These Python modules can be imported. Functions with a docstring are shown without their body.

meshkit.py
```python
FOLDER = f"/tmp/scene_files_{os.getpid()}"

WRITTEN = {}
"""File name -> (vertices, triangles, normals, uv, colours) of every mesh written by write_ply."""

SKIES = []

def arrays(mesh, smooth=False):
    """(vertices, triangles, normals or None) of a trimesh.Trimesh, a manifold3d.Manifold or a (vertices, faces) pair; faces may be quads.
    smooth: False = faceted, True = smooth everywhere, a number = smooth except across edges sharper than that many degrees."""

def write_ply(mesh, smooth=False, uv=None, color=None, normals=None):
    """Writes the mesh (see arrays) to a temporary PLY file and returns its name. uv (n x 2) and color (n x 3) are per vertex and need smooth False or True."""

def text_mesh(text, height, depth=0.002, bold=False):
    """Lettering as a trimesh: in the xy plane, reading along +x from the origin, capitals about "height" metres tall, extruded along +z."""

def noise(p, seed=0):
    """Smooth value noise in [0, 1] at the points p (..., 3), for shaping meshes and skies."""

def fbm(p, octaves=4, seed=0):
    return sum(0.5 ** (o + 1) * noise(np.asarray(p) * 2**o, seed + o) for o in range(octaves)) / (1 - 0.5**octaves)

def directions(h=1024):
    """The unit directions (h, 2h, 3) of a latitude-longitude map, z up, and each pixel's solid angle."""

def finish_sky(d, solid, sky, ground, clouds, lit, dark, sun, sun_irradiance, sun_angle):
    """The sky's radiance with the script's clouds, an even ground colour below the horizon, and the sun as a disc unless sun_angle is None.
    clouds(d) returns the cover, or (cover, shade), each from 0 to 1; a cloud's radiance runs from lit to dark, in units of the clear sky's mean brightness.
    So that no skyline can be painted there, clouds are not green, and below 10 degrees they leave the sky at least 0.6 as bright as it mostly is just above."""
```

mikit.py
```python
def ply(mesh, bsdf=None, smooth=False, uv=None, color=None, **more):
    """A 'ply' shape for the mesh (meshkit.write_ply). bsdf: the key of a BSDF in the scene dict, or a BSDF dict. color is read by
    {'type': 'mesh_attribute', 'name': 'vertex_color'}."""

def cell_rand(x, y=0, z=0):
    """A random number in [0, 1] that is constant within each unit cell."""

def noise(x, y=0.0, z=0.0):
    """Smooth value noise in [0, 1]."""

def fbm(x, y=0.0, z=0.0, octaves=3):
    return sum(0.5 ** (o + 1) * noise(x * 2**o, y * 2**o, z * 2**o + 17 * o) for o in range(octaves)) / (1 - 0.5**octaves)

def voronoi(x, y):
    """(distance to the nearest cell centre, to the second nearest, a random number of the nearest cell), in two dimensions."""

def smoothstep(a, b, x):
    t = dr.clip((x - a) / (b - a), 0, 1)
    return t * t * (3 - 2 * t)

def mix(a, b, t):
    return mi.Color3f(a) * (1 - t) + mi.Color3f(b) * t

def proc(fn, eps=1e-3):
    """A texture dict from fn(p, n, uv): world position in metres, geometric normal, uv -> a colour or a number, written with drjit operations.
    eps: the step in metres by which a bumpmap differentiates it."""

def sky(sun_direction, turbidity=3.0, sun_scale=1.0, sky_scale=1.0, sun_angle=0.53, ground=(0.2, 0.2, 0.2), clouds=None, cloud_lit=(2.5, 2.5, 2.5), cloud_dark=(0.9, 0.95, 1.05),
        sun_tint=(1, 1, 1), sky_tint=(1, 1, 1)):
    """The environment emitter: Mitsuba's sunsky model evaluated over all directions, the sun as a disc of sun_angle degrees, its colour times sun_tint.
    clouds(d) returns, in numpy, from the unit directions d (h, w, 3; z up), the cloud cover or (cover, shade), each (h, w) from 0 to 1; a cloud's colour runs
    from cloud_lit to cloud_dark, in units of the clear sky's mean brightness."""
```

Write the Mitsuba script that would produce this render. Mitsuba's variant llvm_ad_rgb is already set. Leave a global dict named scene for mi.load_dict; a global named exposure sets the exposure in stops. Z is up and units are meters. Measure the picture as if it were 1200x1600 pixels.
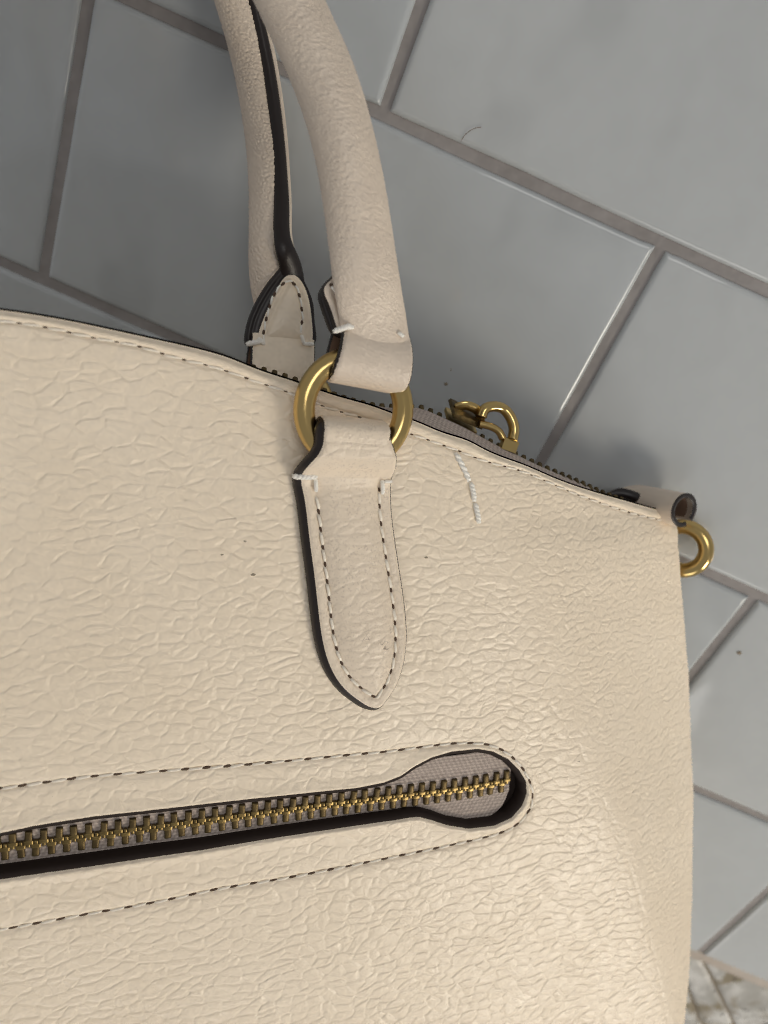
import math, numpy as np, trimesh, mitsuba as mi, drjit as dr
import mikit, meshkit
from scipy.spatial import cKDTree
from scipy.interpolate import CubicSpline
from shapely.geometry import Polygon
import shapely
T = mi.ScalarTransform4f
scene, labels = {}, {}

# ---------------------------------------------------------------- camera, light, exposure
CAM, FWD, UP = np.array([-0.048525, 0.015000, 0.222819]), np.array([0.036051, -0.483777, -0.874448]), np.array([-0.400066, 0.794855, -0.456237])
scene['camera'] = {'type': 'thinlens', 'fov': 53.05, 'fov_axis': 'x', 'aperture_radius': 0.0011, 'focus_distance': 0.182,
                   'near_clip': 0.01, 'far_clip': 50.0,
                   'to_world': T().look_at(origin=CAM.tolist(), target=(CAM + FWD).tolist(), up=UP.tolist())}
exposure = 0.0
LAMPS = [  # position, aim, half sizes, radiance
    ('reading_lamp', (0.98, -0.32, 0.66), (0, -0.1, 0.0), (0.17, 0.17), (18.0, 16.4, 13.9)),
    ('ceiling_lamp', (0.85, -1.75, 1.75), (0, -0.1, 0.0), (0.45, 0.45), (3.0, 2.95, 2.9)),
    ('ceiling_lamp_001', (0.22, 0.98, 1.50), (0, -0.1, 0.0), (0.34, 0.34), (3.3, 3.25, 3.15)),
]
scene['room_light'] = {'type': 'constant', 'radiance': {'type': 'rgb', 'value': [0.295, 0.30, 0.31]}}

# ---------------------------------------------------------------- materials
BO, BX, BY, BZ = np.array([-0.042144, -0.070628, 0.068042]), np.array([0.875070, 0.183334, -0.447929]), np.array([-0.342693, 0.888239, -0.305932]), np.array([0.341780, 0.421214, 0.840098])
def W0(b): return (BO + (b[0] * BX + b[1] * BY + b[2] * BZ) / 1000).tolist()
def rgb(*c): return {'type': 'rgb', 'value': list(c)}
def pr(fn, eps=1e-4): return mikit.proc(fn, eps)
def bump(inner, fn, scale, eps=1e-4): return {'type': 'twosided', 'bsdf': {'type': 'bumpmap', 'tex': pr(fn, eps), 'scale': scale, 'bsdf': inner}}

def leather_tone(p, n, uv):
    a = mikit.fbm(p.x * 60, p.y * 60, p.z * 60)
    b = mikit.noise(p.x * 1400, p.y * 1400, p.z * 1400)
    c = mikit.mix((0.735, 0.622, 0.474), (0.78, 0.674, 0.532), a)
    return c * (0.965 + 0.07 * b)
def leather_rough(p, n, uv): return 0.36 + 0.15 * mikit.noise(p.x * 500, p.y * 500, p.z * 500)
def pores(p, n, uv):
    return 0.6 * mikit.noise(p.x * 1500, p.y * 1500, p.z * 1500) + 0.4 * mikit.noise(p.x * 3200, p.y * 3200, p.z * 3200)
def leather(tone=leather_tone, scale=6e-5):
    return bump({'type': 'principled', 'base_color': pr(tone), 'roughness': pr(leather_rough), 'specular': 0.48}, pores, scale)
scene['cream_leather'] = leather()
def worn_tone(p, n, uv):
    b = mikit.noise(p.x * 2900, p.y * 2900, p.z * 2900)
    d = mikit.smoothstep(0.55, 0.85, b) * mikit.noise(p.x * 300, p.y * 300, p.z * 300)
    return mikit.mix(mikit.mix((0.665, 0.56, 0.435), (0.73, 0.625, 0.495), mikit.fbm(p.x * 90, p.y * 90, p.z * 90)), (0.42, 0.34, 0.27), 0.5 * d)
scene['worn_leather'] = leather(worn_tone, 9e-5)
TABSPOT = W0([(-0.72,-29.42,4.00)][0])
def tab_tone(p, n, uv):
    c = worn_tone(p, n, uv)
    d = dr.sqrt(dr.square(p.x - TABSPOT[0]) + dr.square(p.y - TABSPOT[1]) + dr.square(p.z - TABSPOT[2]))
    e = mikit.voronoi(p.x * 700 + 1.2 * mikit.noise(p.x * 900, p.y * 900, 1), p.y * 700 + p.z * 300)
    k = mikit.smoothstep(0.09, 0.02, e[1] - e[0]) * mikit.smoothstep(0.0058, 0.0018, d) * mikit.smoothstep(0.45, 0.7, mikit.noise(p.x * 800, p.y * 500, p.z * 500))
    return mikit.mix(c, (0.13, 0.085, 0.055), 0.85 * k)          # a scuffed patch of fine cracks near the tip
scene['tab_leather'] = leather(tab_tone, 7e-5)
def pinkish(p, n, uv):
    return mikit.mix((0.57, 0.48, 0.39), (0.66, 0.565, 0.46), mikit.fbm(p.x * 120, p.y * 120, p.z * 120))
scene['handle_leather'] = leather(pinkish, 8e-5)
scene['black_edge'] = {'type': 'principled', 'base_color': rgb(0.016, 0.011, 0.010), 'roughness': 0.38, 'specular': 0.4}
scene['dark_lining'] = {'type': 'twosided', 'bsdf': {'type': 'principled', 'base_color': rgb(0.022, 0.014, 0.011), 'roughness': 0.7, 'specular': 0.2}}
scene['brown_lining'] = {'type': 'twosided', 'bsdf': {'type': 'principled', 'base_color': rgb(0.16, 0.10, 0.07), 'roughness': 0.7, 'specular': 0.2}}
def brushed(p, n, uv): return 0.10 + 0.09 * mikit.noise(p.x * 1800, p.y * 500, p.z * 1800) + 0.06 * mikit.noise(p.x * 150, p.y * 150, p.z * 150)
scene['brass'] = {'type': 'principled', 'base_color': rgb(0.60, 0.425, 0.17), 'metallic': 1.0, 'roughness': pr(brushed), 'specular': 0.5}
def old_brass_tone(p, n, uv):
    return mikit.mix((0.36, 0.25, 0.09), (0.62, 0.45, 0.18), mikit.noise(p.x * 900, p.y * 900, p.z * 900))
scene['aged_brass'] = {'type': 'principled', 'base_color': pr(old_brass_tone), 'metallic': 1.0, 'roughness': 0.27}
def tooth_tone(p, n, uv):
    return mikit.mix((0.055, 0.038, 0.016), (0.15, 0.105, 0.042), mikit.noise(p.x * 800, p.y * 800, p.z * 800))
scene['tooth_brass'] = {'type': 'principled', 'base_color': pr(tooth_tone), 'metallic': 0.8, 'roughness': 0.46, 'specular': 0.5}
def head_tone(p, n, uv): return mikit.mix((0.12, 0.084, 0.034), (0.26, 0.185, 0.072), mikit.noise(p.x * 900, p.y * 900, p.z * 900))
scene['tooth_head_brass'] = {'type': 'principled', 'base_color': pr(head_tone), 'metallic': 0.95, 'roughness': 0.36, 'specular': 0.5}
def tape_tone(p, n, uv):
    k = 0.5 * mikit.noise(p.x * 2600, p.y * 2600, p.z * 2600) + 0.5 * mikit.smoothstep(-0.6, 1.2, dr.sin(uv.x * 2 * math.pi) + dr.sin(uv.y * 2 * math.pi))
    return mikit.mix((0.31, 0.248, 0.21), (0.58, 0.495, 0.435), k)
def twill(p, n, uv):
    return 0.5 + 0.25 * dr.sin(uv.x * 2 * math.pi) + 0.25 * dr.sin(uv.y * 2 * math.pi)
scene['zip_tape'] = bump({'type': 'principled', 'base_color': pr(tape_tone), 'roughness': 0.75, 'specular': 0.2}, twill, 3.2e-4)
scene['thread'] = {'type': 'principled', 'base_color': rgb(0.76, 0.69, 0.58), 'roughness': 0.35, 'specular': 0.5}
scene['white_thread'] = {'type': 'principled', 'base_color': rgb(0.80, 0.77, 0.70), 'roughness': 0.35, 'specular': 0.5}
scene['needle_hole_dark'] = {'type': 'diffuse', 'reflectance': rgb(0.10, 0.068, 0.05)}
def tile_bsdf(c, k):
    def wav(p, n, uv): return mikit.fbm(p.x * 22 + 5 * k, p.y * 22, p.z * 22, 2)
    def tone(p, n, uv):
        return mi.Color3f(*c) * (0.92 + 0.12 * mikit.fbm(p.x * 14 + k, p.y * 14, p.z * 14) + 0.05 * mikit.fbm(p.x * 160, p.y * 160, k) - 0.10 * mikit.smoothstep(0.58, 0.78, mikit.fbm(p.x * 36 + 9, p.y * 24, 4.5 + k)))
    def smear(p, n, uv): return 0.07 + 0.14 * mikit.smoothstep(0.35, 0.75, mikit.fbm(p.x * 30 + 3 * k, p.y * 55, 1.5))
    return bump({'type': 'principled', 'base_color': pr(tone), 'roughness': pr(smear), 'specular': 0.5}, wav, 6e-4, 2e-3)
for k, c in enumerate([(0.425, 0.446, 0.452), (0.41, 0.434, 0.443), (0.438, 0.455, 0.456)]):
    scene[f'glazed_tile_{k}'] = tile_bsdf(c, k)
def grout_tone(p, n, uv):
    return mikit.mix((0.20, 0.183, 0.174), (0.35, 0.328, 0.318), 0.55 * mikit.fbm(p.x * 420, p.y * 420, p.z * 420) + 0.45 * mikit.fbm(p.x * 45, p.y * 45, 3.0))
def grout_bump(p, n, uv): return mikit.fbm(p.x * 1100, p.y * 1100, p.z * 1100)
scene['grout'] = bump({'type': 'principled', 'base_color': pr(grout_tone), 'roughness': 0.85, 'specular': 0.2}, grout_bump, 4e-4)
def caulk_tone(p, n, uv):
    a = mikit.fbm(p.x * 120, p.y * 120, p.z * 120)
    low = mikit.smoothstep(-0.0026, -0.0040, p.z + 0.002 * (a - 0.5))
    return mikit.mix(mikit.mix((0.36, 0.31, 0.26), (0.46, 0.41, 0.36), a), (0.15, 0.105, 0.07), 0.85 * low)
scene['speck_brown'] = {'type': 'diffuse', 'reflectance': rgb(0.27, 0.225, 0.17)}
scene['stone_joint'] = {'type': 'diffuse', 'reflectance': rgb(0.24, 0.20, 0.15)}
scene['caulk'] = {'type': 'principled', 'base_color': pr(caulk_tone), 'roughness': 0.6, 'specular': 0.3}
def granite(p, n, uv):
    wx, wy = p.x + 0.006 * mikit.noise(p.x * 90, p.y * 90, 3), p.y + 0.006 * mikit.noise(p.x * 90, p.y * 90, 9)
    a = mikit.fbm(wx * 75, wy * 75, 0.5, 4)
    b = mikit.fbm(wx * 130 + 7, wy * 130, 2.5, 4)
    c = mikit.mix((0.33, 0.32, 0.29), (0.54, 0.53, 0.50), mikit.smoothstep(0.3, 0.7, b))
    c = mikit.mix(c, (0.22, 0.185, 0.125), mikit.smoothstep(0.48, 0.66, a))
    return mikit.mix(c, (0.05, 0.04, 0.03), 0.8 * mikit.smoothstep(0.66, 0.76, mikit.fbm(wx * 210, wy * 210, 7.5, 3)))
scene['granite'] = {'type': 'principled', 'base_color': pr(granite), 'roughness': 0.22, 'specular': 0.5}

# ---------------------------------------------------------------- helpers
def W(b):   # bag millimetres (x right, y up, z out of the front) -> world metres
    b = np.atleast_2d(np.asarray(b, float))
    return BO + (b[:, :1] * BX + b[:, 1:2] * BY + b[:, 2:3] * BZ) / 1000
used = {}
def key_for(name):
    n = used.get(name, 0); used[name] = n + 1
    return name if n == 0 else f'{name}_{n:03d}'
def put(name, v, f, bsdf, smooth=True, bag=True, uv=None, label=None, cat=None, group=None, kind=None):
    key = key_for(name)
    scene[key] = mikit.ply((W(v) if bag else np.asarray(v, float), np.asarray(f)), bsdf, smooth=smooth, uv=uv)
    d = {k: x for k, x in (('label', label), ('category', cat), ('group', group), ('kind', kind)) if x}
    if d: labels[key] = d
    return key
def putm(name, meshes, bsdf, **k):
    m = trimesh.util.concatenate([trimesh.Trimesh(v, f, process=False) for v, f in meshes])
    return put(name, m.vertices, m.faces, bsdf, **k)
def nz(*c, seed=0): return meshkit.noise(np.stack(np.broadcast_arrays(*c), -1), seed)
def fb(*c, octaves=4, seed=0): return meshkit.fbm(np.stack(np.broadcast_arrays(*c), -1), octaves, seed)

def cells(u, v, su, sv, seed):
    """distance to the nearest Voronoi border, a random of the border, and the offset from the cell's centre"""
    r = np.random.default_rng(seed)
    a, b = u / su, v / sv
    i0, i1, j0, j1 = int(a.min()) - 3, int(a.max()) + 3, int(b.min()) - 3, int(b.max()) + 3
    I, J = np.meshgrid(np.arange(i0, i1), np.arange(j0, j1), indexing='ij')
    c = np.stack([I + 0.5 * (J % 2), J], -1).reshape(-1, 2) + r.uniform(-0.46, 0.46, (I.size, 2))
    d, k = cKDTree(c).query(np.stack([a.ravel(), b.ravel()], 1), k=2)
    c1, c2 = c[k[:, 0]], c[k[:, 1]]
    e = (d[:, 1]**2 - d[:, 0]**2) / (2 * np.linalg.norm(c1 - c2, axis=1) + 1e-9) * min(su, sv)
    lo, hi = np.minimum(k[:, 0], k[:, 1]), np.maximum(k[:, 0], k[:, 1])
    h = np.sin(lo * 12.9898 + hi * 78.233) * 43758.5453
    rnd = h - np.floor(h)
    tilt = r.uniform(-1, 1, (len(c), 2))[k[:, 0]]
    off = np.stack([a.ravel(), b.ravel()], 1) - c1
    sh = u.shape
    return e.reshape(sh), rnd.reshape(sh), (off * (tilt * 0.6 + [0.0, 0.55])).sum(1).reshape(sh), off[:, 1].reshape(sh)

def grain(u, v, s=1.0, seed=1, depth=1.0):
    """pebbled leather, millimetres: soft cushions between creases of uneven depth"""
    big = fb(u / (9 * s), v / (9 * s), 0.3, octaves=2, seed=seed) - 0.5, fb(u / (9 * s), v / (9 * s), 5.3, octaves=2, seed=seed + 7) - 0.5
    wu = u + 4.2 * s * big[0] + 0.30 * s * (nz(u / (1.6 * s), v / (1.6 * s), 2.0, seed=seed) - 0.5)
    wv = v + 4.2 * s * big[1] + 0.30 * s * (nz(u / (1.6 * s), v / (1.6 * s), 8.0, seed=seed) - 0.5)
    e, r, t, up = cells(wu, wv, 4.1 * s, 2.45 * s, seed)
    st = 0.35 + 0.65 * r
    w = np.sqrt(e * e + 0.0016 * s * s)
    k = np.clip(0.5 + 2.2 * up, 0, 1); k = k * k * (3 - 2 * k)          # a cell's upper rim drops steeply, its lower rim rolls off slowly
    h = -0.235 * st * np.exp(-(w / (s * (0.62 - 0.44 * k)))**1.15) + 0.012 * t * np.clip(e / (0.8 * s), 0, 1)
    e2, r2, t2, up2 = cells(wu + 40, wv - 17, 2.5 * s, 1.9 * s, seed + 3)
    st2 = np.clip(2.2 * r2 - 0.9, 0, 1) * np.clip(e / (0.3 * s), 0, 1)
    h += -0.075 * st2 * np.exp(-(np.sqrt(e2 * e2 + 0.0012 * s * s) / (0.16 * s))**1.2)
    h += 0.018 * (nz(u / (1.4 * s), v / (1.1 * s), 1.0, seed=seed) - 0.5) + 0.012 * (nz(u / (0.5 * s), v / (0.5 * s), 4.0, seed=seed) - 0.5)
    return h * s * depth

def spline(P, n=None, step=None, closed=False):
    P = np.asarray(P, float)
    if closed: P = np.vstack([P, P[:1]])
    d = np.r_[0, np.cumsum(np.linalg.norm(np.diff(P, axis=0), axis=1))]
    cs = CubicSpline(d, P, bc_type='periodic' if closed else 'natural')
    n = n or max(3, int(d[-1] / step))
    s = np.linspace(0, d[-1], n, endpoint=not closed)
    return cs(s), cs(s, 1)
def even(P, step, closed=False):
    """points of a polyline at an even step (exact corners rounded by the sampling)"""
    P = np.asarray(P, float)
    if closed: P = np.vstack([P, P[:1]])
    d = np.r_[0, np.cumsum(np.linalg.norm(np.diff(P, axis=0), axis=1))]
    n = max(2, int(round(d[-1] / step)))
    s = np.linspace(0, d[-1], n + (not closed), endpoint=not closed)
    return np.stack([np.interp(s, d, P[:, k]) for k in range(P.shape[1])], 1)
def quads(nr, nc, wrap_c=False, wrap_r=False, flip=False):
    i, j = np.meshgrid(np.arange(nr if wrap_r else nr - 1), np.arange(nc if wrap_c else nc - 1), indexing='ij')
    i2, j2 = (i + 1) % nr, (j + 1) % nc
    q = np.stack([i * nc + j, i * nc + j2, i2 * nc + j2, i2 * nc + j], -1).reshape(-1, 4)
    if flip: q = q[:, ::-1]
    return np.vstack([q[:, [0, 1, 2]], q[:, [0, 2, 3]]])
def lattice(rows):
    rows = np.asarray(rows, float)
    return rows.reshape(-1, 3), rows.shape[0], rows.shape[1]
def tube(P, r, sides=8, caps=True, up=(0, 0, 1)):
    """tube round the points P with radius r (number, or one per point, or pairs: across and up)"""
    P = np.asarray(P, float); n = len(P)
    t = np.gradient(P, axis=0); t /= np.linalg.norm(t, axis=1, keepdims=True) + 1e-12
    a = np.cross(t, np.asarray(up, float)); a /= np.linalg.norm(a, axis=1, keepdims=True) + 1e-12
    b = np.cross(a, t)
    r = np.asarray(r, float)
    if r.ndim < 2: r = np.stack([np.broadcast_to(r, n)] * 2, 1)
    ang = np.arange(sides) * 2 * np.pi / sides
    v = P[:, None] + r[:, None, :1] * np.cos(ang)[None, :, None] * a[:, None] + r[:, None, 1:] * np.sin(ang)[None, :, None] * b[:, None]
    f = quads(n, sides, wrap_c=True)
    v = v.reshape(-1, 3)
    if caps:
        v = np.vstack([v, P[:1], P[-1:]]); j = np.arange(sides); k = (j + 1) % sides
        f = np.vstack([f, np.stack([0 * j + n * sides, k, j], 1), np.stack([0 * j + n * sides + 1, (n - 1) * sides + j, (n - 1) * sides + k], 1)])
    m = trimesh.Trimesh(v, f, process=False)
    if m.volume < 0: f = f[:, ::-1]
    return v, f
def hull(points):
    m = trimesh.convex.convex_hull(np.asarray(points, float)); return np.array(m.vertices), np.array(m.faces)
def rbox(sx, sy, sz, c):
    p = []
    for x in (-1, 1):
        for y in (-1, 1):
            for z in (-1, 1):
                p += [(x * (sx - c), y * (sy - c), z * sz), (x * (sx - c), y * sy, z * (sz - c)), (x * sx, y * (sy - c), z * (sz - c))]
    return hull(p)
def sheet(outline, res, hole=False, box=None):
    """grid points inside the outline (or outside it, within box), the rim snapped on to it: xy, triangles"""
    poly = Polygon(outline); x0, y0, x1, y1 = box or poly.bounds
    xs, ys = np.arange(x0 - res, x1 + 1.5 * res, res), np.arange(y0 - res, y1 + 1.5 * res, res)
    X, Y = np.meshgrid(xs, ys, indexing='ij'); p = np.stack([X.ravel(), Y.ravel()], 1)
    ok = shapely.contains_xy(poly, p[:, 0], p[:, 1]) != hole
    return snap(p, quads(len(xs), len(ys)), ok, outline)
def snap(p, f, ok, outline):
    n = len(f) // 2
    q = np.column_stack([f[:n], f[n:, 2]])
    keep = ok[q].any(1); q = q[keep]
    f = np.vstack([q[:, [0, 1, 2]], q[:, [0, 2, 3]]])
    o = even(outline, 0.06, True)
    bad = np.unique(f[~ok[f]])
    p = p.copy()
    p[bad, :2] = o[cKDTree(o).query(p[bad, :2])[1]]
    ids, inv = np.unique(f, return_inverse=True)
    return p[ids], inv.reshape(-1, 3), ids
def up_faces(v, f):
    n = np.cross(v[f[:, 1]] - v[f[:, 0]], v[f[:, 2]] - v[f[:, 0]])
    f = f.copy(); b = n[:, 2] < 0; f[b] = f[b][:, ::-1]
    return f
def dist_to(p, outline, closed=True):
    o = even(outline, 0.05, closed); return cKDTree(o).query(p)[0]
def rim(outline, rows, step=0.5):
    """a wall along a closed outline; rows of (outward offset, z or array)"""
    o = even(outline, step, True)
    t = np.roll(o, -1, 0) - np.roll(o, 1, 0); t /= np.linalg.norm(t, axis=1, keepdims=True) + 1e-9
    nrm = np.stack([t[:, 1], -t[:, 0]], 1)
    if Polygon(o).exterior.is_ccw is False: nrm = -nrm
    R = [np.column_stack([o + nrm * a, np.broadcast_to(z(o) if callable(z) else z, len(o))]) for a, z in rows]
    v, nr, nc = lattice(R)
    f = quads(nr, nc, wrap_c=True, flip=Polygon(o).exterior.is_ccw)
    return v, f
def stitch_row(name, path, pitch, bsdf, parent_z, r=0.36, fill=0.76, lift=0.22, hole=None, jitter=0.1, seed=3, start=0.0):
    """separate stitches along a polyline (x,y); parent_z(x,y) is the surface below; each stitch one part; the needle holes one part"""
    P = even(path, 0.1); rnd = np.random.default_rng(seed)
    d = np.r_[0, np.cumsum(np.linalg.norm(np.diff(P, axis=0), axis=1))]
    holes = []
    for k in range(int((d[-1] - start) / pitch)):
        a = start + k * pitch + rnd.uniform(-jitter, jitter); b = a + pitch * fill
        s = np.linspace(a, b, 7); q = np.stack([np.interp(s, d, P[:, i]) for i in (0, 1)], 1)
        t = np.linspace(-1, 1, 7)
        side = np.array([-(q[-1] - q[0])[1], (q[-1] - q[0])[0]]) / (np.linalg.norm(q[-1] - q[0]) + 1e-9)
        q = q + side * (0.16 * t * rnd.uniform(0.5, 1.3))[:, None]
        z = parent_z(q[:, 0], q[:, 1]) + lift * (1 - t**4) - 0.28 * t**4
        rr = r * np.sqrt(np.maximum(1 - 0.75 * t**6, 0.05)) * rnd.uniform(0.9, 1.1)
        v, f = tube(np.column_stack([q, z]), np.stack([rr, 0.85 * rr], 1), 7)
        put(name, v, f, bsdf)
        c = np.interp(a - pitch * (1 - fill) / 2, d, P[:, 0]), np.interp(a - pitch * (1 - fill) / 2, d, P[:, 1])
        dirn = np.arctan2(*(q[1] - q[0])[::-1])
        holes.append((c, dirn))
    if hole:
        ms = []
        for c, an in holes:
            m = trimesh.creation.icosphere(2, 1.0).vertices * [pitch * (1 - fill) * 0.72, hole, 0.2]
            f = trimesh.creation.icosphere(2, 1.0).faces
            ca, sa = np.cos(an), np.sin(an)
            v = np.column_stack([c[0] + m[:, 0] * ca - m[:, 1] * sa, c[1] + m[:, 0] * sa + m[:, 1] * ca, m[:, 2] + parent_z(np.array([c[0]]), np.array([c[1]]))[0] - 0.02])
            ms.append((v, f))
        putm(name.rsplit('__', 1)[0] + '__needle_hole', ms, 'needle_hole_dark', kind='stuff')
    return holes

# ---------------------------------------------------------------- the setting: tiled floor, stone floor
PITCH, GAP = 0.082, 0.0032
TW, TH, RAD = 2 * PITCH - GAP, PITCH - GAP, 0.0017
def slab(x0, y0, x1, y1, z0, z1):
    v = [(x, y, z) for x in (x0, x1) for y in (y0, y1) for z in (z0, z1)]
    m = trimesh.convex.convex_hull(np.array(v)); return m.vertices, m.faces
def flat_grid(w, h):
    e = np.array([0, 0.05, 0.15, 0.3, 0.5, 0.75, 1.0, 1.5]) * RAD
    xs = np.r_[e, np.linspace(e[-1] * 1.6, w - e[-1] * 1.6, 10), (w - e)[::-1]]; ys = np.r_[e, np.linspace(e[-1] * 1.6, h - e[-1] * 1.6, 7), (h - e)[::-1]]
    return np.meshgrid(xs, ys, indexing='ij')
rt = np.random.default_rng(11)
v, f = slab(-0.9, -3 * PITCH - 0.001, 0.9, 0.5, -0.03, -0.0017)
put('floor', v, f, 'grout', smooth=False, bag=False, label='floor of grey glazed brick-shaped tiles with brownish grey grout', kind='structure')
for row in range(-5, 3):
    y1 = -row * PITCH - GAP / 2; y0 = y1 - TH
    joint = -0.02 if row % 2 == 0 else 0.985
    for k in range(-5, 5):
        x0 = (joint + 2 * k) * PITCH + GAP / 2
        if x0 > 0.55 or x0 + TW < -0.6: continue
        X, Y = flat_grid(TW, TH)
        d = np.minimum(np.minimum(X, TW - X), np.minimum(Y, TH - Y)); dd = np.clip(RAD - d, 0, RAD)
        q = 0.72 * (RAD - np.sqrt(np.maximum(RAD**2 - dd**2, 0))) + 0.00030 * np.exp(-(d / 0.0045))
        wob = 0.0010 * (fb(X * 110 + 7 * k, Y * 110, row + 0.5, octaves=3) - 0.5)
        edge = (d < RAD * 1.2)
        a, b = rt.uniform(-0.0015, 0.0015, 2)
        zz = -q + rt.uniform(-0.0002, 0.0002) + a * (X - TW / 2) + b * (Y - TH / 2)
        v = np.stack([x0 + X + np.where(edge, wob, 0), y0 + Y + np.where(edge, wob, 0), zz], -1).reshape(-1, 3)
        idx = np.arange(X.size).reshape(X.shape)
        loop = np.r_[idx[:, 0], idx[-1, 1:], idx[-2::-1, -1], idx[0, -2:0:-1]]
        m = len(loop); j = np.arange(m); j2 = (j + 1) % m; o = len(v)
        side = np.vstack([np.stack([loop, o + j2, loop[j2]], 1), np.stack([loop, o + j, o + j2], 1)])
        put('floor__tile', np.vstack([v, v[loop] * [1, 1, 0] + [0, 0, -0.004]]), np.vstack([up_faces(v, quads(*X.shape)), side]), f'glazed_tile_{rt.integers(0, 3)}', smooth=True, bag=False)
# beyond the last row: a grout bead and a floor of irregular stone slabs
YE = -3 * PITCH
xs = np.linspace(-0.5, 0.55, 600)
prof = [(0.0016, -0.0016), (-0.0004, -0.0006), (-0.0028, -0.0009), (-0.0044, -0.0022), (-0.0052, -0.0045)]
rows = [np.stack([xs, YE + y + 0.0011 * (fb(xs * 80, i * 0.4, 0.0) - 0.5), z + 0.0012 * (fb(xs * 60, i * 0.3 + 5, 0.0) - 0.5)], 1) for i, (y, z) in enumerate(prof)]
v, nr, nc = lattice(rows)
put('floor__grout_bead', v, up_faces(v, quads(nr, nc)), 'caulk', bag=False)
v, f = slab(-0.5, -0.7, 0.55, YE - 0.001, -0.03, -0.0062)
put('stone_floor', v, f, 'stone_joint', smooth=False, bag=False, label='pale stone floor with olive brown blotches beyond the last tile row', kind='structure')
def stone(poly):
    g = shapely.Polygon(poly).buffer(-0.0006); g = g.buffer(-0.0015).buffer(0.0015)
    o = np.array(g.exterior.coords)[:-1]
    p, f, _ = sheet(o * 1000, 1.2)
    d = dist_to(p, o * 1000)
    z = -4.6 - 1.2 * np.exp(-(d / 0.8)) + 0.25 * (fb(p[:, 0] / 14, p[:, 1] / 14, 0.0) - 0.5)
    v = np.column_stack([p, z]); put('stone_floor__slab', v / 1000, up_faces(v, f), 'granite', bag=False)
JA, JB, JC = [(0.1674,-0.2512),(0.1774,-0.2591),(0.2059,-0.2842)]
KA, KB = [(0.1725,-0.2702),(0.1918,-0.2905)]
yt = YE - 0.0052
stone([(JA[0], yt), JB, JC, (JC[0] + 0.02, JC[1] - 0.03), (JC[0] + 0.09, JC[1] - 0.02), (JA[0] + 0.11, yt)])
stone([(JA[0], yt), JB, JC, (JC[0] - 0.005, JC[1] - 0.012), KB, KA, (KA[0] - 0.03, yt)])
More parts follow.
